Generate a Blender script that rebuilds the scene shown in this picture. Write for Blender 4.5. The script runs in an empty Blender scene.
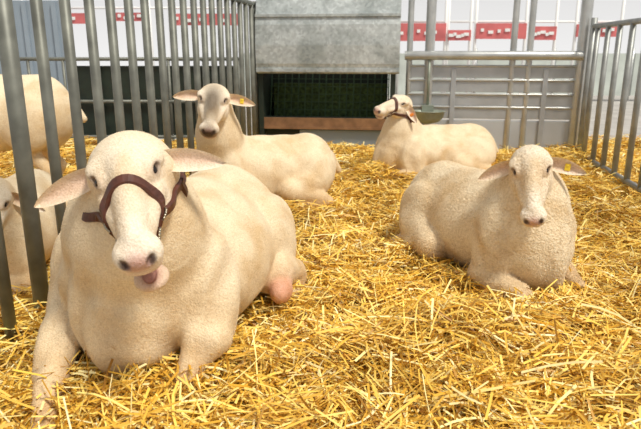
import bpy, math, numpy as np
from mathutils import Vector, Matrix
rng=np.random.default_rng(7)
sc=bpy.context.scene
try:
    sc.view_settings.view_transform='Standard'
except Exception: pass

# ---------------------------------------------------------------- materials
def newmat(name):
    m=bpy.data.materials.new(name); m.use_nodes=True
    nt=m.node_tree; b=nt.nodes['Principled BSDF']
    return m,nt,b
def mixrgb(nt,fac,a,b,blend='MIX'):
    n=nt.nodes.new('ShaderNodeMix'); n.data_type='RGBA'; n.blend_type=blend
    if isinstance(fac,(int,float)): n.inputs[0].default_value=fac
    else: nt.links.new(fac,n.inputs[0])
    for s,v in ((6,a),(7,b)):
        if isinstance(v,tuple): n.inputs[s].default_value=(*v[:3],1)
        else: nt.links.new(v,n.inputs[s])
    return n.outputs[2]
def noise(nt,scale,detail=3,dist=0,vec=None):
    n=nt.nodes.new('ShaderNodeTexNoise'); n.inputs['Scale'].default_value=scale
    n.inputs['Detail'].default_value=detail; n.inputs['Distortion'].default_value=dist
    if vec is None:
        g=nt.nodes.new('ShaderNodeTexCoord'); vec=g.outputs['Object']
    nt.links.new(vec,n.inputs['Vector'])
    return n.outputs['Fac']
def ramp(nt,fac,stops):
    r=nt.nodes.new('ShaderNodeValToRGB'); nt.links.new(fac,r.inputs[0])
    e=r.color_ramp.elements
    while len(e)<len(stops): e.new(0.5)
    for el,(p,c) in zip(e,stops): el.position=p; el.color=(*c,1)
    return r.outputs[0]
def bump(nt,b,h,strength,dist):
    n=nt.nodes.new('ShaderNodeBump'); n.inputs['Strength'].default_value=strength
    n.inputs['Distance'].default_value=dist
    nt.links.new(h,n.inputs['Height']); nt.links.new(n.outputs[0],b.inputs['Normal'])
def simple(name,col,rough=.5,metal=0.,var=.15,scale=12,bmp=0):
    m,nt,b=newmat(name)
    f=noise(nt,scale,4)
    c=ramp(nt,f,[(.3,tuple(x*(1-var) for x in col)),(.7,tuple(min(1,x*(1+var)) for x in col))])
    nt.links.new(c,b.inputs['Base Color'])
    b.inputs['Roughness'].default_value=rough; b.inputs['Metallic'].default_value=metal
    if bmp: bump(nt,b,noise(nt,scale*4,3),bmp,.01)
    return m
M_bar=simple('galvanised_bar',(.17,.175,.15),.5,.35,.3,9)
M_pipe=simple('bright_pipe',(.50,.51,.50),.38,.6,.15,8)
M_slat=simple('aluminium_slat',(.42,.44,.46),.4,.35,.12,5)
M_panel=simple('lower_panel',(.46,.48,.50),.6,.1,.12,3)
M_dark=simple('dark_plastic',(.012,.022,.014),.6,0,.3,10)
M_grid=simple('dark_green_grid',(.05,.10,.05),.6,.2,.3,10)
M_hay=simple('green_hay',(.06,.10,.03),.9,0,.6,30,.6)
M_blue=simple('blue_grey_panel',(.30,.36,.42),.6,0,.1,2)
M_red=simple('red_banner',(.60,.15,.15),.6,0,.2,3)
M_white=simple('white_canvas',(.85,.85,.84),.7,0,.03,2)
M_conc=simple('concrete',(.42,.40,.37),.9,0,.15,3)
M_eye=simple('eye_dark',(.012,.008,.006),.12,0,.1,3)
M_hoof=simple('hoof',(.12,.09,.06),.7,0,.3,20)
M_leather=simple('brown_leather',(.09,.027,.015),.45,0,.35,40)
M_brass=simple('steel_ring',(.5,.45,.35),.3,.9,.1,10)
M_tagy=simple('yellow_tag',(.85,.6,.03),.4,0,.05,10)
M_tago=simple('orange_tag',(.8,.25,.03),.4,0,.05,10)
M_bowl=simple('bowl_metal',(.30,.33,.27),.5,.4,.2,10)
M_wood=simple('old_wood',(.25,.13,.06),.8,0,.3,10)
M_galv,nt,b=newmat('galvanised_sheet')
tc=nt.nodes.new('ShaderNodeTexCoord')
v=nt.nodes.new('ShaderNodeTexVoronoi'); v.inputs['Scale'].default_value=38; nt.links.new(tc.outputs['Object'],v.inputs['Vector'])
sep=nt.nodes.new('ShaderNodeSeparateColor'); nt.links.new(v.outputs['Color'],sep.inputs[0])
c1=ramp(nt,sep.outputs[0],[(0,(.42,.45,.46)),(1,(.58,.62,.63))])
c2=ramp(nt,noise(nt,3,5,.6),[(.35,(.66,.68,.66)),(.6,(1.1,1.1,1.08))])
nt.links.new(mixrgb(nt,1.,c1,c2,'MULTIPLY'),b.inputs['Base Color'])
b.inputs['Metallic'].default_value=.3; b.inputs['Roughness'].default_value=.45
def woolmat(name,bs,fine,lump,la,c0):
    m,nt,b=newmat(name)
    a=nt.nodes.new('ShaderNodeAttribute'); a.attribute_name='Col'
    n1=ramp(nt,noise(nt,6,5,.5),[(.3,(.86,.76,.62)),(.58,(1.02,1.02,1.02))])
    n2=ramp(nt,noise(nt,fine,3,.2),[(.3,c0),(.65,(1.04,1.04,1.04))])
    c=mixrgb(nt,1.,a.outputs['Color'],n1,'MULTIPLY'); c=mixrgb(nt,1.,c,n2,'MULTIPLY')
    nt.links.new(c,b.inputs['Base Color']); b.inputs['Roughness'].default_value=.65
    try:
        b.inputs['Sheen Weight'].default_value=.05; b.inputs['Sheen Roughness'].default_value=.5
        b.inputs['Specular IOR Level'].default_value=.3
    except Exception: pass
    ma=nt.nodes.new('ShaderNodeMath'); ma.operation='MULTIPLY_ADD'
    nt.links.new(noise(nt,lump,4,.8),ma.inputs[0]); ma.inputs[1].default_value=la
    nt.links.new(noise(nt,fine,2,.3),ma.inputs[2])
    bump(nt,b,ma.outputs[0],bs,.012)
    return m
M_wool=woolmat('short_hair_coat',.36,170,24,1.5,(.86,.81,.73))
M_curl=woolmat('curly_coat',.55,105,44,1.2,(.82,.77,.68))
M_straw,nt,b=newmat('straw_strands')
g=nt.nodes.new('ShaderNodeNewGeometry')
c=ramp(nt,g.outputs['Random Per Island'],[(0,(.34,.15,.012)),(.22,(.74,.42,.045)),(.55,(.96,.66,.12)),(.85,(1.,.80,.25)),(1,(1.,.92,.55))])
n1=ramp(nt,noise(nt,2.2,3),[(.3,(.82,.74,.58)),(.62,(1.08,1.08,1.08))])
nt.links.new(mixrgb(nt,1.,c,n1,'MULTIPLY'),b.inputs['Base Color']); b.inputs['Roughness'].default_value=.40
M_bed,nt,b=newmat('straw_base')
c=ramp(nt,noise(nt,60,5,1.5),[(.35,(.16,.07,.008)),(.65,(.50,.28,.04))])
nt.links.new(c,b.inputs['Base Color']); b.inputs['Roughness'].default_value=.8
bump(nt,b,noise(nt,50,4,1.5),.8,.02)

# ---------------------------------------------------------------- mesh helpers
def link(o,parent=None):
    sc.collection.objects.link(o)
    if parent: o.parent=parent
    return o
def empty(name):
    e=bpy.data.objects.new(name,None); e.empty_display_size=.1
    return link(e)
def np_mesh(name,V,Q,mats,mi=None,col=None,smooth=True,parent=None):
    me=bpy.data.meshes.new(name); V=np.asarray(V,np.float32); Q=np.asarray(Q,np.int32)
    me.vertices.add(len(V)); me.vertices.foreach_set('co',V.ravel())
    me.loops.add(Q.size); me.loops.foreach_set('vertex_index',Q.ravel())
    me.polygons.add(len(Q)); me.polygons.foreach_set('loop_start',np.arange(0,Q.size,4,dtype=np.int32))
    me.polygons.foreach_set('loop_total',np.full(len(Q),4,np.int32))
    if mi is not None: me.polygons.foreach_set('material_index',np.asarray(mi,np.int32))
    me.polygons.foreach_set('use_smooth',np.full(len(Q),smooth,bool))
    for m in mats: me.materials.append(m)
    me.update(calc_edges=True); me.validate()
    if col is not None:
        a=me.color_attributes.new('Col','FLOAT_COLOR','POINT')
        c=np.ones((len(V),4),np.float32); c[:,:3]=col; a.data.foreach_set('color',c.ravel())
    return link(bpy.data.objects.new(name,me),parent)
class MB:
    def __init__(s): s.v=[];s.f=[];s.m=[];s.sm=[]
    def tube(s,a,b,r,mat=0,n=14,r2=None):
        a=Vector(a);b=Vector(b);r2=r if r2 is None else r2
        d=(b-a).normalized(); x=d.orthogonal().normalized(); y=d.cross(x)
        o=len(s.v)
        for p,rr in((a,r),(b,r2)):
            for i in range(n):
                t=2*math.pi*i/n; s.v.append(p+x*math.cos(t)*rr+y*math.sin(t)*rr)
        for i in range(n):
            j=(i+1)%n; s.f.append((o+i,o+j,o+n+j,o+n+i)); s.m.append(mat); s.sm.append(True)
        s.f.append(tuple(o+i for i in reversed(range(n)))); s.m.append(mat); s.sm.append(False)
        s.f.append(tuple(o+n+i for i in range(n))); s.m.append(mat); s.sm.append(False)
    def box(s,c,ax,ay,az,hx,hy,hz,mat=0):
        c=Vector(c);ax=Vector(ax)*hx;ay=Vector(ay)*hy;az=Vector(az)*hz;o=len(s.v)
        for i in(-1,1):
            for j in(-1,1):
                for k in(-1,1): s.v.append(c+ax*i+ay*j+az*k)
        for f in((0,1,3,2),(4,6,7,5),(0,4,5,1),(2,3,7,6),(0,2,6,4),(1,5,7,3)):
            s.f.append(tuple(o+q for q in f)); s.m.append(mat); s.sm.append(False)
    def sphere(s,c,r,mat=0,n=14,sc3=(1,1,1)):
        o=len(s.v);c=Vector(c)
        for i in range(n+1):
            a=math.pi*i/n
            for j in range(2*n):
                t=math.pi*j/n
                s.v.append(c+Vector((math.sin(a)*math.cos(t)*sc3[0],math.sin(a)*math.sin(t)*sc3[1],math.cos(a)*sc3[2]))*r)
        for i in range(n):
            for j in range(2*n):
                k=(j+1)%(2*n)
                s.f.append((o+i*2*n+j,o+(i+1)*2*n+j,o+(i+1)*2*n+k,o+i*2*n+k)); s.m.append(mat); s.sm.append(True)
    def loft(s,rings,mat=0,smooth=True,close=False):
        o=len(s.v);n=len(rings[0])
        for r in rings: s.v+= [Vector(p) for p in r]
        for i in range(len(rings)-1):
            for j in range(n if close else n-1):
                k=(j+1)%n
                s.f.append((o+i*n+j,o+i*n+k,o+(i+1)*n+k,o+(i+1)*n+j)); s.m.append(mat); s.sm.append(smooth)
    def obj(s,name,mats,parent=None,bevel=0):
        me=bpy.data.meshes.new(name); me.from_pydata([tuple(p) for p in s.v],[],s.f)
        for m in mats: me.materials.append(m)
        me.polygons.foreach_set('material_index',s.m); me.polygons.foreach_set('use_smooth',s.sm)
        me.update()
        o=link(bpy.data.objects.new(name,me),parent)
        if bevel:
            b=o.modifiers.new('bevel','BEVEL'); b.width=bevel; b.segments=2; b.limit_method='ANGLE'
        return o

# ---------------------------------------------------------------- SDF modelling
def nrm(a): a=np.array(a,float); return a/np.linalg.norm(a)
def rc(a,b,r1,r2,k=.05,col=None): return ['c',np.array(a,float),np.array(b,float),r1,r2,k,col,1]
def el(c,r,A=np.eye(3),k=.05,col=None,sign=1): return ['e',np.array(c,float),np.array(r,float),np.array(A,float),None,k,col,sign]
def dist(p,P):
    if p[0]=='c':
        a,b,r1,r2=p[1],p[2],p[3],p[4]
        ab=(b-a).astype(np.float32); l=float(ab@ab)+1e-9
        q=P-a.astype(np.float32); t=np.clip(q@ab/l,0,1)
        return np.sqrt(((q-t[:,None]*ab)**2).sum(1))-(r1+(r2-r1)*t)
    q=(P-p[1].astype(np.float32))@p[3].T.astype(np.float32)
    r=p[2].astype(np.float32)
    k0=np.sqrt(((q/r)**2).sum(1)); k1=np.sqrt(((q/(r*r))**2).sum(1))+1e-6
    return k0*(k0-1)/k1
def sdf(prims,P):
    P=P.astype(np.float32); d=None
    for p in prims:
        e=dist(p,P); k=p[5]
        if p[7]>0:
            if d is None: d=e
            else:
                h=np.maximum(k-np.abs(d-e),0)/k; d=np.minimum(d,e)-h*h*k*.25
        else:
            e=-e; h=np.maximum(k-np.abs(d-e),0)/k; d=np.maximum(d,e)+h*h*k*.25
    return d
def grad(prims,P,e=.003):
    g=np.zeros_like(P)
    for i in range(3):
        o=np.zeros(3);o[i]=e
        g[:,i]=sdf(prims,P+o)-sdf(prims,P-o)
    return g/(np.linalg.norm(g,axis=1,keepdims=True)+1e-9)
def surfnet(prims,h,box=None):
    lo=np.full(3,1e9);hi=np.full(3,-1e9)
    for p in prims:
        if p[7]<0: continue
        if p[0]=='c': pts=[(p[1],p[3]),(p[2],p[4])]
        else: pts=[(p[1],max(p[2]))]
        for c,r in pts: lo=np.minimum(lo,c-r-.04); hi=np.maximum(hi,c+r+.04)
    if box is not None: lo=np.maximum(lo,box[0]); hi=np.minimum(hi,box[1])
    n=np.ceil((hi-lo)/h).astype(int)+1
    ax=[(lo[i]+h*np.arange(n[i])).astype(np.float32) for i in range(3)]
    vals=np.empty(n,np.float32)
    for i0 in range(0,n[0],24):
        G=np.stack(np.meshgrid(ax[0][i0:i0+24],ax[1],ax[2],indexing='ij'),-1)
        vals[i0:i0+24]=sdf(prims,G.reshape(-1,3)).reshape(G.shape[:3])
    ins=vals<0
    s=np.zeros(n-1,np.int8)
    for a in(0,1):
        for b in(0,1):
            for c in(0,1):
                s+=ins[a:n[0]-1+a,b:n[1]-1+b,c:n[2]-1+c]
    cells=np.argwhere((s>0)&(s<8)); cid=np.full(n-1,-1,np.int64); cid[tuple(cells.T)]=np.arange(len(cells))
    cs=[(a,b,c) for a in(0,1) for b in(0,1) for c in(0,1)]
    cv=[vals[cells[:,0]+a,cells[:,1]+b,cells[:,2]+c] for a,b,c in cs]
    acc=np.zeros((len(cells),3));cnt=np.zeros(len(cells))
    for i in range(8):
        for j in range(i+1,8):
            if sum(abs(cs[i][q]-cs[j][q]) for q in range(3))!=1: continue
            m=(cv[i]<0)!=(cv[j]<0); t=cv[i][m]/(cv[i][m]-cv[j][m])
            ci=np.array(cs[i],float);cj=np.array(cs[j],float)
            acc[m]+=ci+t[:,None]*(cj-ci);cnt[m]+=1
    V=lo+h*(cells+acc/cnt[:,None])
    Q=[]
    for d in range(3):
        a=[slice(None)]*3;b=[slice(None)]*3;a[d]=slice(0,-1);b[d]=slice(1,None)
        A=ins[tuple(a)];B=ins[tuple(b)]
        e=np.argwhere(A!=B); o1,o2=(d+1)%3,(d+2)%3
        ok=(e[:,o1]>0)&(e[:,o2]>0)&(e[:,o1]<n[o1]-1)&(e[:,o2]<n[o2]-1); e=e[ok]
        def C(x,y):
            q=e.copy();q[:,o1]+=x;q[:,o2]+=y; return cid[q[:,0],q[:,1],q[:,2]]
        q=np.stack([C(-1,-1),C(0,-1),C(0,0),C(-1,0)],1)
        flip=~A[e[:,0],e[:,1],e[:,2]]
        q[flip]=q[flip][:,::-1]; Q.append(q)
    return V,np.concatenate(Q)
def keep(V,Q,mask):
    Q=Q[mask]; u=np.unique(Q); m=np.full(len(V),-1); m[u]=np.arange(len(u)); return V[u],m[Q]
def march(P,c,d,rmax=.2,off=0):
    d=nrm(d); ts=np.linspace(0,rmax,400); X=c+d*ts[:,None]; v_=sdf(P,X)
    k=np.argmax(v_>off) if (v_>off).any() else 399
    return X[k]
def vnormals(V,Q):
    fn=np.cross(V[Q[:,2]]-V[Q[:,0]],V[Q[:,3]]-V[Q[:,1]])
    N=np.zeros_like(V)
    for k in range(3):
        for j in range(4): N[:,k]+=np.bincount(Q[:,j],fn[:,k],len(V))
    return N/(np.linalg.norm(N,axis=1,keepdims=True)+1e-12), np.linalg.norm(fn,axis=1)

CREAM=(.85,.72,.52); HEADC=(.88,.78,.64); PINK=(.56,.33,.28); EARP=(.74,.53,.41); LEGC=(.79,.62,.40); DARK=(.03,.015,.012)

def sheep(name,center,fdir,S,gz,poll,F,Uh,hs,legs,voxel=.011,mat=M_wool,zs=1.,lift=0.,
          mouth=0.,tint=1.,halter=0,tags=(),dirt=0,extra=(),droop=.28,earlen=.17,earw=.033,neck=(.2,.125),hv=.006,wide=1.,length=1.,fold_amp=.0,
          hair=0,hlen=.010,curly=0.,hw=1.):
    f=nrm((fdir[0],fdir[1],0)); l=np.array((-f[1],f[0],0)); z=np.array((0,0,1.)); O=np.array((center[0],center[1],gz))
    LM=np.stack([f,l,z])
    def W(x,y,zz): return O+S*(f*x*length+l*y*wide+z*zz*zs)
    rad=lambda a,b,c:(S*a*length,S*b*wide,S*c*zs)
    P=[]
    L=lift
    P.append(el(W(-.02,0,.28+L),rad(.44,.275,.275),LM,.1,CREAM))
    P.append(el(W(.31,0,.30+L),rad(.26,.220,.280),LM,.10,CREAM))
    P.append(el(W(-.36,0,.28+L),rad(.25,.235,.275),LM,.08,CREAM))
    P.append(rc(W(.35,0,.47+L),W(-.4,0,.45+L),.09*S,.08*S,.10,CREAM))
    P.append(el(W(.47,0,.22+L),rad(.14,.11,.18),LM,.06,CREAM))
    for sy in(-1,1):
        P.append(el(W(.33,.19*sy,.28+L),rad(.125,.090,.22),LM,.022,CREAM))
        P.append(el(W(-.31,.195*sy,.25+L*.95),rad(.19,.10,.215),LM,.028,CREAM))
    P.append(rc(W(-.58,0,.36+L),W(-.66,0,.24+L),.045*S,.03*S,.04,CREAM))
    Fv=nrm(F); U=np.array(Uh,float); U=nrm(U-(U@Fv)*Fv); R=np.cross(Fv,U); HM=np.stack([R,Fv,U]); pl=np.array(poll,float)
    def H(r,ff,u): return pl+hs*(R*r*hw+Fv*ff+U*u)
    nb=H(0,.0,-.055); nb2=W(.36,0,.38+L)
    mid=(nb+nb2)/2+np.array((0,0,-.01))
    P.append(rc(nb2,mid,neck[0]*S,(neck[0]+neck[1])/2*S,.10,CREAM))
    P.append(rc(mid,nb,(neck[0]+neck[1])/2*S,neck[1]*.62*hs,.06,CREAM))
    for leg in legs:
        n=len(leg)
        for i in range(n-1):
            a,b=leg[i],leg[i+1]
            P.append(rc(W(*a[:3]),W(*b[:3]),a[3]*S,b[3]*S,.022,LEGC if i>0 else CREAM))
    for e in extra: P.append(e)
    nbody=len(P)
    hk=.028*hs
    def HE(c,r,col=HEADC,k=hk,sign=1,M=None): P.append(el(H(*c),[hs*r[0]*hw,hs*r[1],hs*r[2]],HM if M is None else M,k,col,sign))
    def HC(a,b_,r1,r2,col=HEADC,k=hk): P.append(rc(H(*a),H(*b_),r1*hs,r2*hs,k,col))
    HE((0,.03,-.005),(.079,.085,.072),k=.04*hs)
    HC((0,.07,-.008),(0,.25,-.012),.061,.038)
    HC((0,.04,-.05),(0,.235,-.045-mouth*.45),.052,.027)
    HC((0,.07,.038),(0,.26,.016),.034,.027,k=.020*hs)
    for s in(-1,1):
        HE((.046*s,.080,-.042),(.036,.075,.055),k=.012*hs)
        HE((.056*s,.050,.034),(.030,.036,.020),k=.012*hs)
        HC((.050*s,.115,-.006),(.028*s,.21,-.008),.024,.019,k=.010*hs)
        HE((.025*s,.280,-.008),(.026,.034,.029),HEADC,k=.013*hs)
    HE((0,.283,-.012),(.038,.036,.035),HEADC,k=.02*hs)
    HE((0,.305,.0),(.020,.016,.018),PINK,k=.012*hs)
    HE((0,.290,-.034),(.043,.028,.017),(.76,.58,.48),k=.010*hs)
    HE((0,.266,-.060-mouth),(.039,.036,.019),(.80,.66,.54),k=.012*hs)
    if mouth>0:
        HE((0,.285,-.048-mouth*.46),(.030,.050,.006+mouth*.36),(.10,.018,.02),k=.005*hs,sign=-1)
        HE((0,.262,-.054-mouth*.78),(.017,.034,.008),(.50,.17,.16),k=.004*hs)
    else:
        HE((0,.31,-.0475),(.048,.030,.0045),(.28,.11,.08),k=.006*hs,sign=-1)
    nd=[march(P,H(0,.272,-.006),Fv*.80+R*s*.50+U*.12) for s in(-1,1)]
    for s,c in zip((-1,1),nd):
        a=.75*s; D=nrm(Fv*.80+R*s*.50+U*.12); t1=nrm(R*math.cos(a)+U*math.sin(a)-D*(D@(R*math.cos(a)+U*math.sin(a)))); t2=np.cross(D,t1)
        P.append(el(c,[hs*.013,hs*.005,hs*.011],np.stack([t1,t2,D]),.005*hs,DARK,-1))
    eyes=[]
    for s in(-1,1):
        D=nrm(R*s*.84+U*.50+Fv*.10); p=march(P,H(0,.080,-.004),D)
        t1=nrm(Fv-D*(D@Fv)); t2=np.cross(D,t1); M=np.stack([t1,t2,D])
        eyes.append((p,D,M))
    for p,D,M in eyes:
        P.append(el(p-D*.012*hs,[hs*.026,hs*.021,hs*.021],M,.012*hs,(.74,.59,.45),1))
    for p,D,M in eyes:
        P.append(el(p+D*.010*hs,[hs*.0145,hs*.0068,hs*.020],M,.003*hs,(.14,.07,.05),-1))
    V,Q=surfnet(P,voxel)
    hc=H(0,.13,-.02); Rh=.235*hs
    qc=V[Q].mean(1); V,Q=keep(V,Q,np.linalg.norm(qc-hc,axis=1)>Rh)
    V2,Q2=surfnet(P,hv,(hc-Rh-.03,hc+Rh+.03))
    qc=V2[Q2].mean(1); V2,Q2=keep(V2,Q2,np.linalg.norm(qc-hc,axis=1)<Rh+voxel*.8)
    Q=np.concatenate([Q,Q2+len(V)]); V=np.concatenate([V,V2])
    V32=V.astype(np.float32); wsum=np.zeros(len(V)); col=np.zeros((len(V),3))
    for i,p in enumerate(P):
        if p[6] is None: continue
        d=np.abs(dist(p,V32)); kk=.03 if i<nbody else .007*hs
        if p[7]>0: w=np.exp(-d/kk)
        else: w=np.exp(-d/(.0022*hs))*5
        wsum+=w; col+=w[:,None]*np.array(p[6])
    col/=wsum[:,None]+1e-9
    def paintel(c,r,cc,amt,M=HM,soft=.35):
        d=np.sqrt(((((V-c)@M.T)/np.array(r))**2).sum(1)); w=np.clip((1+soft-d)/(2*soft),0,1)*amt
        col[:]=col*(1-w[:,None])+np.array(cc)*w[:,None]
    for e in extra: paintel(e[1],np.array(e[2])*1.05,e[6],.9,np.eye(3))
    paintel(H(0,.318,-.004),[hs*.030,hs*.030,hs*.020],PINK,.8)
    for c in nd: paintel(c,[hs*.0115]*3,DARK,.8,soft=.3)
    if dirt:
        paintel(H(0,.13,.06),[hs*.05,hs*.13,hs*.06],(.15,.115,.08),dirt,soft=.6)
        paintel(H(0,.31,-.01),[hs*.045,hs*.04,hs*.035],(.06,.04,.03),dirt,soft=.5)
    Nv,fa=vnormals(V,Q)
    hdist=np.linalg.norm(V-hc,axis=1)
    if fold_amp>0:
        hd=np.clip((hdist-Rh)/.10,0,1)
        lc=(V-O)@LM.T
        s1=np.sin(lc[:,0]*34+3*np.sin(lc[:,2]*9+lc[:,1]*4))*np.sin(lc[:,1]*13+2.1*np.sin(lc[:,2]*11))
        s2=np.sin(lc[:,1]*52+4*np.sin(lc[:,2]*7)+2*np.sin(lc[:,0]*9))*np.clip((lc[:,0]-.22)/.15,0,1)
        V=V+Nv*((s1*.55+s2*1.15)*fold_amp*hd)[:,None]
        # shading painted into the coat colour: darker tan in the creases
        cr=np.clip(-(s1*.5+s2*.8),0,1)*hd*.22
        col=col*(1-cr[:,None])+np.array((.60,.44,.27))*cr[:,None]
        Nv,fa=vnormals(V,Q)
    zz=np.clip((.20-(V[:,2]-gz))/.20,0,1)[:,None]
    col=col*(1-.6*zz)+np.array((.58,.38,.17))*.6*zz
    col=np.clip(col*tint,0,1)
    root=empty(name)
    if hair:
        pr=fa/fa.sum(); fi=rng.choice(len(Q),hair,p=pr)
        uv=rng.uniform(0,1,(hair,2)); q=Q[fi]
        w4=np.stack([(1-uv[:,0])*(1-uv[:,1]),uv[:,0]*(1-uv[:,1]),uv[:,0]*uv[:,1],(1-uv[:,0])*uv[:,1]],1)[:,:,None]
        p=(V[q]*w4).sum(1); nn=(Nv[q]*w4).sum(1); cc=(col[q]*w4).sum(1)
        hl=(p-H(0,0,0))@HM.T/hs
        bad=(hl[:,1]>.255)&(hl[:,1]<.45)&(np.abs(hl[:,0])<.1)&(np.abs(hl[:,2])<.2)
        for pe,_,_ in eyes: bad|=np.linalg.norm(p-pe,axis=1)<.022*hs
        bad|=p[:,2]<gz+.01
        ok=~bad; p,nn,cc,hl=p[ok],nn[ok],cc[ok],hl[ok]; m=len(p)
        onhead=np.linalg.norm(p-hc,axis=1)<.2*hs
        base=-f*.8-z*.55
        dv=np.where(onhead[:,None],-Fv*.9,base)+rng.normal(0,.22+curly,(m,3))
        dv-=nn*(dv*nn).sum(1,keepdims=True); dv/=np.linalg.norm(dv,axis=1,keepdims=True)+1e-9
        ln=hlen*rng.uniform(.6,1.3,m)*np.where(onhead,.6,1)
        sd=np.cross(nn,dv)
        tip=p+(dv*.9+nn*(.22+.5*curly))*ln[:,None]
        wd=np.where(onhead,.0007,.0010)[:,None]
        rr=p-nn*.001
        HV=np.stack([rr-sd*wd,rr+sd*wd,tip+sd*wd*.3,tip-sd*wd*.3],1).reshape(-1,3)
        HQ=np.arange(m*4).reshape(-1,4)
        hcol=np.repeat(np.clip(cc*rng.uniform(.86,1.14,(m,1)),0,1),4,0)
        np_mesh(name+'_coat_hair',HV,HQ,[mat],None,hcol,True,root)
    allV=[V];allQ=[Q];allC=[col];off=len(V)
    ns,ntt=18,9
    tips=[]
    for s in(-1,1):
        D=nrm(R*s+np.array((0,0,-droop))+U*(-.02)); nh=U*.55+Fv*.65+np.array((0,0,.1)); N=nrm(nh-D*(nh@D)); T=np.cross(D,N)
        B=H(.058*s,.020,-.006); Ln=earlen*hs
        for layer in(0,1):
            vv=[];cc=[]
            for i in range(ns+1):
                q=i/ns; w=earw*hs*(math.sin(math.pi*min(.22+.78*q,1))**.7 if q<1 else 0)+.001
                cupv=.026*hs*(1-q*.6)
                for j in range(ntt):
                    t=-1+2*j/(ntt-1)
                    cen=B+D*Ln*q+np.array((0,0,-.022))*hs*q*q
                    p=cen+T*w*t*(1-.12*(1-q))+N*(cupv*(t*t)-cupv*.4)
                    if layer: p=p-N*.0065*hs*(1-t*t)**.5*(1-.4*q)
                    vv.append(p)
                    inner=max(0,1-abs(t)**2)*.85*min(1,q*4)*(1 if q<.8 else (1-q)/.2)
                    cc.append(np.array(HEADC)*(1-inner)+np.array(EARP)*inner if layer==0 else np.array(HEADC)*.95)
            qq=[]
            for i in range(ns):
                for j in range(ntt-1):
                    a=off+i*ntt+j; f4=(a,a+1,a+ntt+1,a+ntt)
                    qq.append(f4 if layer else f4[::-1])
            allV.append(np.array(vv));allQ.append(np.array(qq));allC.append(np.array(cc)*tint); off+=len(vv)
        tips.append((B+D*Ln*.55,D,N,T))
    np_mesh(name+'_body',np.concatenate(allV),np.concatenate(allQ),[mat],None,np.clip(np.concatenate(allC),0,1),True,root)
    mb=MB()
    for p,D,M in eyes: mb.sphere(Vector(p-D*.0080*hs),.0150*hs,0)
    mb.obj(name+'_eyes',[M_eye],root)
    if tags:
        mb=MB()
        for side,mi in tags:
            c,D,N,T=tips[side]
            mb.box(c+N*.0+T*.008,D,N,T,.012,.003,.016,mi)
            mb.tube(c-N*.014,c+N*.006,.006,mi,8)
        mb.obj(name+'_ear_tag',[M_tagy,M_tago],root,.002)
    if halter:
        mb=MB()
        def surf(pts_dirs): return np.array([march(P,c,d,.18,.003) for c,d in pts_dirs])
        def strap(pts,w,closed=False):
            pts=np.array(pts)
            for _ in range(5):
                q=pts.copy(); q[1:-1]=(pts[:-2]+2*pts[1:-1]+pts[2:])/4
                if closed: q[0]=q[-1]=(pts[1]+2*pts[0]+pts[-2])/4
                pts=q
            n_=grad(P,pts,.008); pts=pts+n_*.001; rings=[]
            for i in range(len(pts)):
                t=pts[min(i+1,len(pts)-1)]-pts[max(i-1,0)]
                if closed and i in(0,len(pts)-1): t=pts[1]-pts[-2]
                t=nrm(t); N=nrm(n_[i]-(n_[i]@t)*t); B=np.cross(t,N); p=pts[i]
                rings.append([p+B*w+N*.002,p+B*w*.8+N*.007,p-B*w*.8+N*.007,p-B*w+N*.002,p-B*w-N*.005,p+B*w-N*.005])
            mb.loft(rings,0,False,True)
        def nbf(a): return .166-.038*math.cos(a)
        ring=[]
        for i in range(49):
            a=2*math.pi*i/48
            ring.append((H(0,nbf(a),-.02),R*math.sin(a)+U*math.cos(a)))
        strap(surf(ring),.0130*hs,True)
        for s in(-1,1):
            st=[]
            for q in np.linspace(0,1,26):
                st.append((H(0,.180-.19*q,-.02-.02*q),R*s*1.0+U*(-.25-.25*q)))
            strap(surf(st),.0115*hs)
            th=[]
            for q in np.linspace(0,1,20):
                ang=math.pi*(.62+.38*q)
                th.append((H(0,.035,-.03),R*s*math.sin(ang)+U*math.cos(ang)))
            strap(surf(th),.010*hs)
            dn=[]
            for q in np.linspace(0,1,16):
                ang=math.pi*(.5+.5*q)
                dn.append((H(0,.19+.03*math.sin(q*math.pi/2),-.02),R*s*math.sin(ang)+U*math.cos(ang)))
            strap(surf(dn),.009*hs)
            for fpos,uu in((.170,-.2),(.215,-.7)):
                c=surf([(H(0,fpos,-.02),R*s*1.+U*uu)])[0]; n=grad(P,np.array([c]))[0]; a_=nrm(np.cross(n,Fv)); b_=np.cross(n,a_)
                pr=[c+n*.008+(a_*math.cos(t)+b_*math.sin(t))*.019*hs for t in np.linspace(0,2*math.pi,17)]
                for i in range(16): mb.tube(pr[i],pr[i+1],.0034,1,8)
        mb.obj(name+'_halter',[M_leather,M_brass],root)
    mb=MB()
    for leg in legs:
        a,b_=Vector(W(*leg[-2][:3])),Vector(W(*leg[-1][:3])); d=(b_-a).normalized(); sdv=d.cross(Vector((0,0,1))).normalized()*leg[-1][3]*S*.5
        for s in(-1,1):
            mb.tube(b_+sdv*s-d*.01,b_+sdv*s+d*.05*S,leg[-1][3]*S*.75,0,10,leg[-1][3]*S*.42)
    mb.obj(name+'_hooves',[M_hoof],root)
    return root

fold=lambda sy,x=.0,y=0:[(.33+x,.17*sy+y,.2,.11),(.30+x,.215*sy+y,.10,.085),(.52+x,.18*sy+y,.075,.052),(.56+x,.175*sy+y,.06,.045),(.38+x,.15*sy+y,.035,.03),(.30+x,.15*sy+y,.03,.028)]
hind=lambda sy,y=0:[(-.30,.17*sy,.22,.16),(-.10,.26*sy+y,.16,.095),(-.36,.30*sy+y,.09,.052),(-.42,.305*sy+y,.055,.042),(-.18,.32*sy+y,.035,.03),(-.10,.325*sy+y,.03,.028)]

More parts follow.
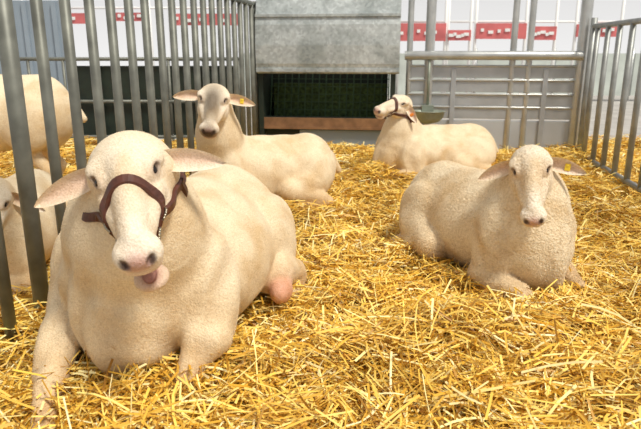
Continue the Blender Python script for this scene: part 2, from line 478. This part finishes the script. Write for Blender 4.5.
ramlegs=[
 [(.36,-.19,.24,.115),(.48,-.19,.17,.072),(.62,-.15,.10,.046),(.66,-.13,.085,.043),(.76,-.08,.045,.031),(.82,-.06,.03,.030)],
 [(.34,.19,.27,.11),(.42,.22,.18,.070),(.50,.18,.06,.046),(.47,.16,.045,.040),(.32,.15,.035,.035)],
 hind(-1),
 [(-.30,.17,.22,.15),(-.20,.24,.17,.09),(-.40,.27,.10,.052),(-.44,.275,.06,.042),(-.30,.29,.035,.034),(-.22,.30,.03,.03)]]
sheep('ram',(-.56,2.40),(-.22,-.975),1.10,0,(-.572,1.76,.835),(.27,-.80,-.53),(.10,-1,.5),1.25,ramlegs,voxel=.009,hv=.0045,
      mouth=.060,halter=1,neck=(.21,.175),wide=1.14,fold_amp=.0055,hair=140000,hlen=.008,hw=1.03,earlen=.168,droop=.10,earw=.030,
      extra=[el((-.175,2.46,.13),(.05,.075,.055),np.eye(3),.02,(.80,.42,.34))])
sheep('sheep',(.86,3.08),(.42,-.907),.94,0,(.955,2.70,.675),(-.13,-.70,-.70),(-.34,-1,.1),1.06,
      [fold(-1),fold(1),hind(-1),hind(1)],voxel=.0105,hv=.005,mat=M_curl,tags=((0,0),),neck=(.18,.135),fold_amp=.007,
      hair=90000,hlen=.009,curly=.4,hw=1.03,earlen=.165,droop=.22)
sheep('sheep.001',(-.40,4.32),(-.90,-.43),.90,.04,(-.69,3.98,.875),(.0,-.80,-.60),(.17,-1,.8),1.12,
      [fold(-1),fold(1),hind(-1),hind(1)],voxel=.012,dirt=.92,tags=((0,0),),neck=(.17,.15),droop=-.02,fold_amp=.006,hair=30000,hlen=.010,hw=1.1,earlen=.175)
sheep('sheep.002',(1.03,5.35),(-.93,-.36),1.0,.05,(.71,5.15,.725),(-.78,-.60,-.16),(-.1,-.5,.9),1.02,
      [fold(-1),fold(1),hind(-1),hind(1)],voxel=.012,zs=.78,tags=((0,1),),neck=(.17,.12),droop=.6,halter=1,fold_amp=.006,hair=25000,hlen=.010,earlen=.15)
sheep('sheep.003',(-1.62,3.0),(.05,-1),.88,0,(-1.46,2.62,.55),(.05,-.6,-.78),(.3,-1,0),.95,
      [fold(-1),fold(1),hind(-1),hind(1)],voxel=.013)
st=lambda x,sy:[(x,.13*sy,.50,.10),(x+(.02 if x>0 else .05),.14*sy,.40,.06),(x-(.0 if x>0 else .07),.14*sy,.24,.042),(x,.14*sy,.05,.03),(x+.01,.14*sy,.03,.035)]
sheep('sheep.004',(-2.45,4.5),(-1,-.1),1.0,.04,(-3.15,4.35,.95),(-.8,-.2,-.5),(-.4,0,.9),.95,
      [st(.3,-1),st(.3,1),st(-.34,-1),st(-.34,1)],voxel=.014,lift=.37)

# ---------------------------------------------------------------- straw
def gh(x,y):
    r=np.clip((y-3.5)/3.,0,1); r=r*r*(3-2*r)*.12
    return r+.018*np.sin(x*5.1+y*2.3)+.018*np.sin(x*2.7-y*6.3+1)+.013*np.sin(x*11+y*9)+.015*np.sin(y*13-x*4)+.010*np.sin(x*23-y*17)
nx,ny=220,200
X,Y=np.meshgrid(np.linspace(-4.5,4.2,nx),np.linspace(.3,7.0,ny),indexing='ij')
Vg=np.stack([X,Y,gh(X,Y)],-1).reshape(-1,3)
i,j=np.meshgrid(np.arange(nx-1),np.arange(ny-1),indexing='ij'); a=(i*ny+j).ravel()
Qg=np.stack([a,a+ny,a+ny+1,a+1],1)
VV=[Vg];QQ=[Qg];MI=[np.zeros(len(Qg),int)];off=len(Vg)
def strands(n,x0,x1,y0,y1,l0,l1,w0,w1,lift,tilt=.2,xy=None):
    global off
    x=rng.uniform(x0,x1,n);y=rng.uniform(y0,y1,n)
    if xy is not None: x,y=xy; n=len(x)
    z=gh(x,y)+rng.uniform(0,1,n)**1.5*lift+.004
    base=2.5*np.sin(x*3.1+1.7*np.sin(y*2.3))+2.0*np.sin(y*3.7+x)
    th=base+rng.normal(0,1.1,n); tl=rng.normal(0,tilt,n); L=rng.uniform(l0,l1,n)*.5; w=rng.uniform(w0,w1,n)*.5
    d=np.stack([np.cos(th)*np.cos(tl),np.sin(th)*np.cos(tl),np.sin(tl)],1)
    ro=rng.normal(0,.7,n)
    s=np.stack([-np.sin(th)*np.cos(ro),np.cos(th)*np.cos(ro),np.sin(ro)],1)
    c=np.stack([x,y,z],1)
    bend=np.zeros((n,3)); bend[:,2]=rng.uniform(-.02,.04,n)*L*4; bend+=s*(rng.normal(0,.10,n)*L)[:,None]
    rows=[]
    for t in(-1,-.33,.33,1):
        p=c+d*(L*t)[:,None]+bend*(1-t*t)
        p[:,2]=np.maximum(p[:,2],gh(p[:,0],p[:,1])+.002)
        rows.append(p-s*w[:,None]);rows.append(p+s*w[:,None])
    V=np.stack(rows,1).reshape(-1,3); b=off+np.arange(n)*8
    q=np.concatenate([np.stack([b+k,b+k+1,b+k+3,b+k+2],1) for k in(0,2,4)])
    VV.append(V);QQ.append(q);MI.append(np.ones(len(q),int));off+=len(V)
strands(62000,-1.7,2.0,.9,3.3,.06,.22,.0035,.0085,.070,.30)
strands(10000,-1.3,1.6,.9,2.4,.09,.30,.004,.009,.11,.35)
strands(55000,-1.4,3.2,3.3,6.6,.06,.22,.004,.009,.065,.30)
strands(14000,-4.,-1.2,2.0,6.8,.08,.26,.006,.010,.05)
strands(5000,3.0,4.2,3.5,7.0,.08,.26,.006,.010,.05)
for cx,cy,fx,fy,a_,b_ in((-.56,2.40,-.22,-.975,.72,.37),(.86,3.08,.42,-.907,.62,.31),(-.40,4.32,-.90,-.43,.60,.30),(1.03,5.35,-.93,-.36,.66,.32)):
    n=5000; t=rng.uniform(0,2*np.pi,n); k=rng.uniform(.92,1.2,n)
    px=a_*k*np.cos(t);py=b_*k*np.sin(t)
    strands(n,0,1,0,1,.05,.18,.003,.008,.10,.35,(cx+fx*px-fy*py,cy+fy*px+fx*py))
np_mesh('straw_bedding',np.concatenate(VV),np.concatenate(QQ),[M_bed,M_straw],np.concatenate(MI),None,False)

# ---------------------------------------------------------------- pen
e=Vector((.124,.992,0)).normalized(); w=Vector((.992,-.124,0)).normalized(); zv=Vector((0,0,1))
def onfence(y): return Vector((-1.49+.125*y,y,0))
mb=MB()
for y in np.arange(2.38-.22*7,6.45,.22):
    r=.024
    if abs(y-2.38)<.01 : r=.034
    mb.tube(onfence(y)+zv*.0,onfence(y)+zv*1.60,r)
for z in(.02,1.60): mb.tube(onfence(.8)+zv*z,onfence(6.46)+zv*z,.026)
for y in(.8,6.46): mb.tube(onfence(y)-zv*.02,onfence(y)+zv*1.63,.03)
mb.obj('metal_pen_fence',[M_bar])
def onr(y): return Vector((1.86+.125*y,y,0))
mb=MB()
for y in np.arange(1.8,5.95,.29): mb.tube(onr(y)+zv*.12,onr(y)+zv*1.37,.024)
for z in(.14,1.37): mb.tube(onr(1.7)+zv*z,onr(6.02)+zv*z,.024)
mb.tube(onr(6.0),onr(6.0)+zv*1.45,.03); mb.tube(onr(1.7),onr(1.7)+zv*1.45,.03)
mb.obj('metal_pen_fence.001',[simple('light_galvanised_bar',(.30,.31,.30),.45,.4,.2,9)])
B0=Vector((-.68,6.52,0))
def bp(s,z,off=0): return B0+w*s-e*off+zv*z
mb=MB()
for s,r in((1.60,.03),(1.80,.048),(2.62,.032),(2.78,.032),(3.28,.055)): mb.tube(bp(s,.02),bp(s,2.5),r,0)
mb.tube(bp(1.55,1.10,.05),bp(3.28,1.10,.05),.045,0)
mb.tube(bp(1.6,1.66),bp(3.28,1.66),.025,0); mb.tube(bp(1.6,1.72),bp(1.6,2.4),.02,0)
for k,z in enumerate((.94,.80,.66,.53)):
    mb.box(bp(2.44,z),w,e,zv,.84,.018,.058,1); mb.tube(bp(1.6,z+.058,.02),bp(3.28,z+.058,.02),.012,0)
mb.box(bp(2.44,.24,0),w,e,zv,.84,.012,.215,2)
for s in(2.05,2.95): mb.box(bp(s,.5,.025),w,e,zv,.025,.008,.47,1)
mb.obj('back_fence_panel',[M_pipe,M_slat,M_panel],None,.004)
root=empty('hay_feeder')
mb=MB()
prof=[(.92,-.12),(.92,.13),(.95,.165),(1.02,.18),(1.2,.185),(1.40,.17),(1.47,.15),(1.475,.17),(1.50,.17),(1.505,.14),(1.75,.05),(1.86,-.1)]
rings=[[bp(s,z,o) for z,o in prof] for s in(.04,1.5)]
mb.loft(rings,0,False)
for s in(0.04,1.5):
    o=len(mb.v); mb.v+=[bp(s,z,of) for z,of in prof]+[bp(s,1.86,-.45),bp(s,.92,-.45)]
    mb.f.append(tuple(range(o,o+len(prof)+2))); mb.m.append(0); mb.sm.append(False)
mb.box(bp(.77,.955,.176),w,e,zv,.73,.006,.018,0)
for s in np.arange(.1,1.5,.115): mb.tube(bp(s,.955,.18),bp(s,.955,.19),.008,0,8)
mb.obj('feeder_hood',[M_galv],root)
mb=MB()
mb.box(bp(.72,.62,-.42),w,e,zv,.66,.015,.32,0)
for s in(.07,1.44): mb.box(bp(s,.60,-.16),w,e,zv,.025,.27,.34,0)
mb.box(bp(.75,.36,-.16),w,e,zv,.68,.26,.02,0)
mb.box(bp(.75,.27,.0),w,e,zv,.68,.02,.2,0)
mb.box(bp(.75,.60,-.33),w,e,zv,.62,.05,.20,4)
for s in np.arange(.12,1.4,.075): mb.tube(bp(s,.40,-.10),bp(s,.93,-.26),.006,1,8)
for z in np.arange(.45,.92,.08): mb.tube(bp(.1,z,-.11-(z-.40)*.28),bp(1.4,z,-.11-(z-.40)*.28),.005,1,8)
mb.box(bp(.75,.415,.09),w,e,zv,.69,.012,.05,2); mb.box(bp(.75,.36,.05),w,e,zv,.69,.06,.012,2)
mb.box(bp(.95,.24,.045),w,e,zv,.48,.015,.10,3)
mb.obj('feeder_trough',[M_dark,M_grid,M_wood,M_blue,M_hay],root)
mb=MB()
rings=[]
for z,r in((.0,.03),(.02,.11),(.06,.15),(.12,.165),(.125,.175),(.13,.165),(.12,.15),(.05,.11),(.03,.02)):
    rings.append([bp(1.80,.44+z,.24)+w*math.cos(t)*r+e*math.sin(t)*r*.8 for t in np.linspace(0,2*math.pi,25)[:-1]])
mb.loft(rings,0,True,True)
mb.box(bp(1.80,.56,.08),w,e,zv,.06,.06,.05,0); mb.tube(bp(1.80,.6,.06),bp(1.80,1.1,.06),.014,0)
mb.obj('water_bowl',[M_bowl])

# ---------------------------------------------------------------- surroundings
mb=MB(); mb.box((0,14,-.08),(1,0,0),(0,1,0),(0,0,1),16,18,.02,0); mb.obj('floor',[M_conc])
mb=MB()
for x in np.arange(-5.6,-.95,.42): mb.tube((x,7.4,.05),(x,7.4,1.05),.018,0)
for z in(.12,.55,1.05): mb.tube((-5.6,7.4,z),(-.95,7.4,z),.022,0)
mb.box((-2.05,7.46,.55),(1,0,0),(0,1,0),(0,0,1),1.0,.015,.42,1)
mb.obj('metal_pen_fence.002',[M_bar,M_dark])
mb=MB(); mb.box((-5.2,8.6,.9),(1,0,0),(0,1,0),(0,0,1),1.7,.04,.9,0)
for x in np.arange(-6.8,-3.5,.2): mb.box((x,8.54,.9),(1,0,0),(0,1,0),(0,0,1),.03,.02,.88,0)
mb.obj('corrugated_partition',[M_blue])
for nm,segs,zb in(('red_banner',((1.5,2.5,.17,0),(2.55,3.0,.10,-.06),(3.1,4.1,.15,.02),(4.2,4.7,.13,-.02),(5.1,6.0,.12,.03)),1.50),('red_banner.001',((-5.9,-4.6,.10,0),(-4.2,-3.4,.08,.03),(-3.0,-1.6,.11,-.02)),1.76)):
    mb=MB(); y=12.5
    for k,(xa,xb,hh,dz) in enumerate(segs):
        xm=(xa+xb)/2; hx=(xb-xa)/2
        mb.box((xm,y,zb+dz),(1,0,0),(0,1,0),(0,0,1),hx,.02,hh,0)
        for q in range(5): mb.box((xa+hx*2*(q+.7)/6.,y-.035,zb+dz+.02*((q*7+k)%3-1)),(1,0,0),(0,1,0),(0,0,1),.03+.02*((q+k)%2),.008,.03,1)
        for x in(xa,xb): mb.tube((x,y+.05,-.06),(x,y+.05,2.6),.03,1)
    mb.tube((segs[0][0],y+.05,zb+.2),(segs[-1][1],y+.05,zb+.2),.02,1)
    mb.obj(nm,[M_red,M_white])
mb=MB()
M_bar2=simple('pale_barrier',(.55,.60,.56),.7,0,.15,2)
for k in range(6):
    mb.box((-1+k*1.9,15,.58),(1,0,0),(0,1,0),(0,0,1),.9,.03,.5,0); mb.tube((-1.95+k*1.9,15,-.05),(-1.95+k*1.9,15,1.2),.03,1)
mb.obj('crowd_barrier',[M_bar2,M_pipe])

# ---------------------------------------------------------------- light
wd=bpy.data.worlds.new('world'); sc.world=wd; wd.use_nodes=True
nt=wd.node_tree; bg=nt.nodes['Background']
tc=nt.nodes.new('ShaderNodeTexCoord'); sp=nt.nodes.new('ShaderNodeSeparateXYZ'); nt.links.new(tc.outputs['Generated'],sp.inputs[0])
c=ramp(nt,sp.outputs[2],[(.0,(1,.99,.98)),(.3,(.62,.61,.60))])
nt.links.new(c,bg.inputs[0]); bg.inputs[1].default_value=.88
s=bpy.data.lights.new('sun','SUN'); s.energy=3.4; s.angle=math.radians(12); s.color=(1,.95,.85)
so=bpy.data.objects.new('sun',s); link(so); so.rotation_euler=(math.radians(22),math.radians(24),0)

cam=bpy.data.cameras.new('camera'); cam.sensor_width=36; cam.lens=600/641*36; cam.clip_end=100
cam.dof.use_dof=True; cam.dof.focus_distance=2.3; cam.dof.aperture_fstop=5.6
co=bpy.data.objects.new('camera',cam); link(co); co.location=(0,0,1.15); co.rotation_euler=(math.radians(74.7),0,0)
sc.camera=co
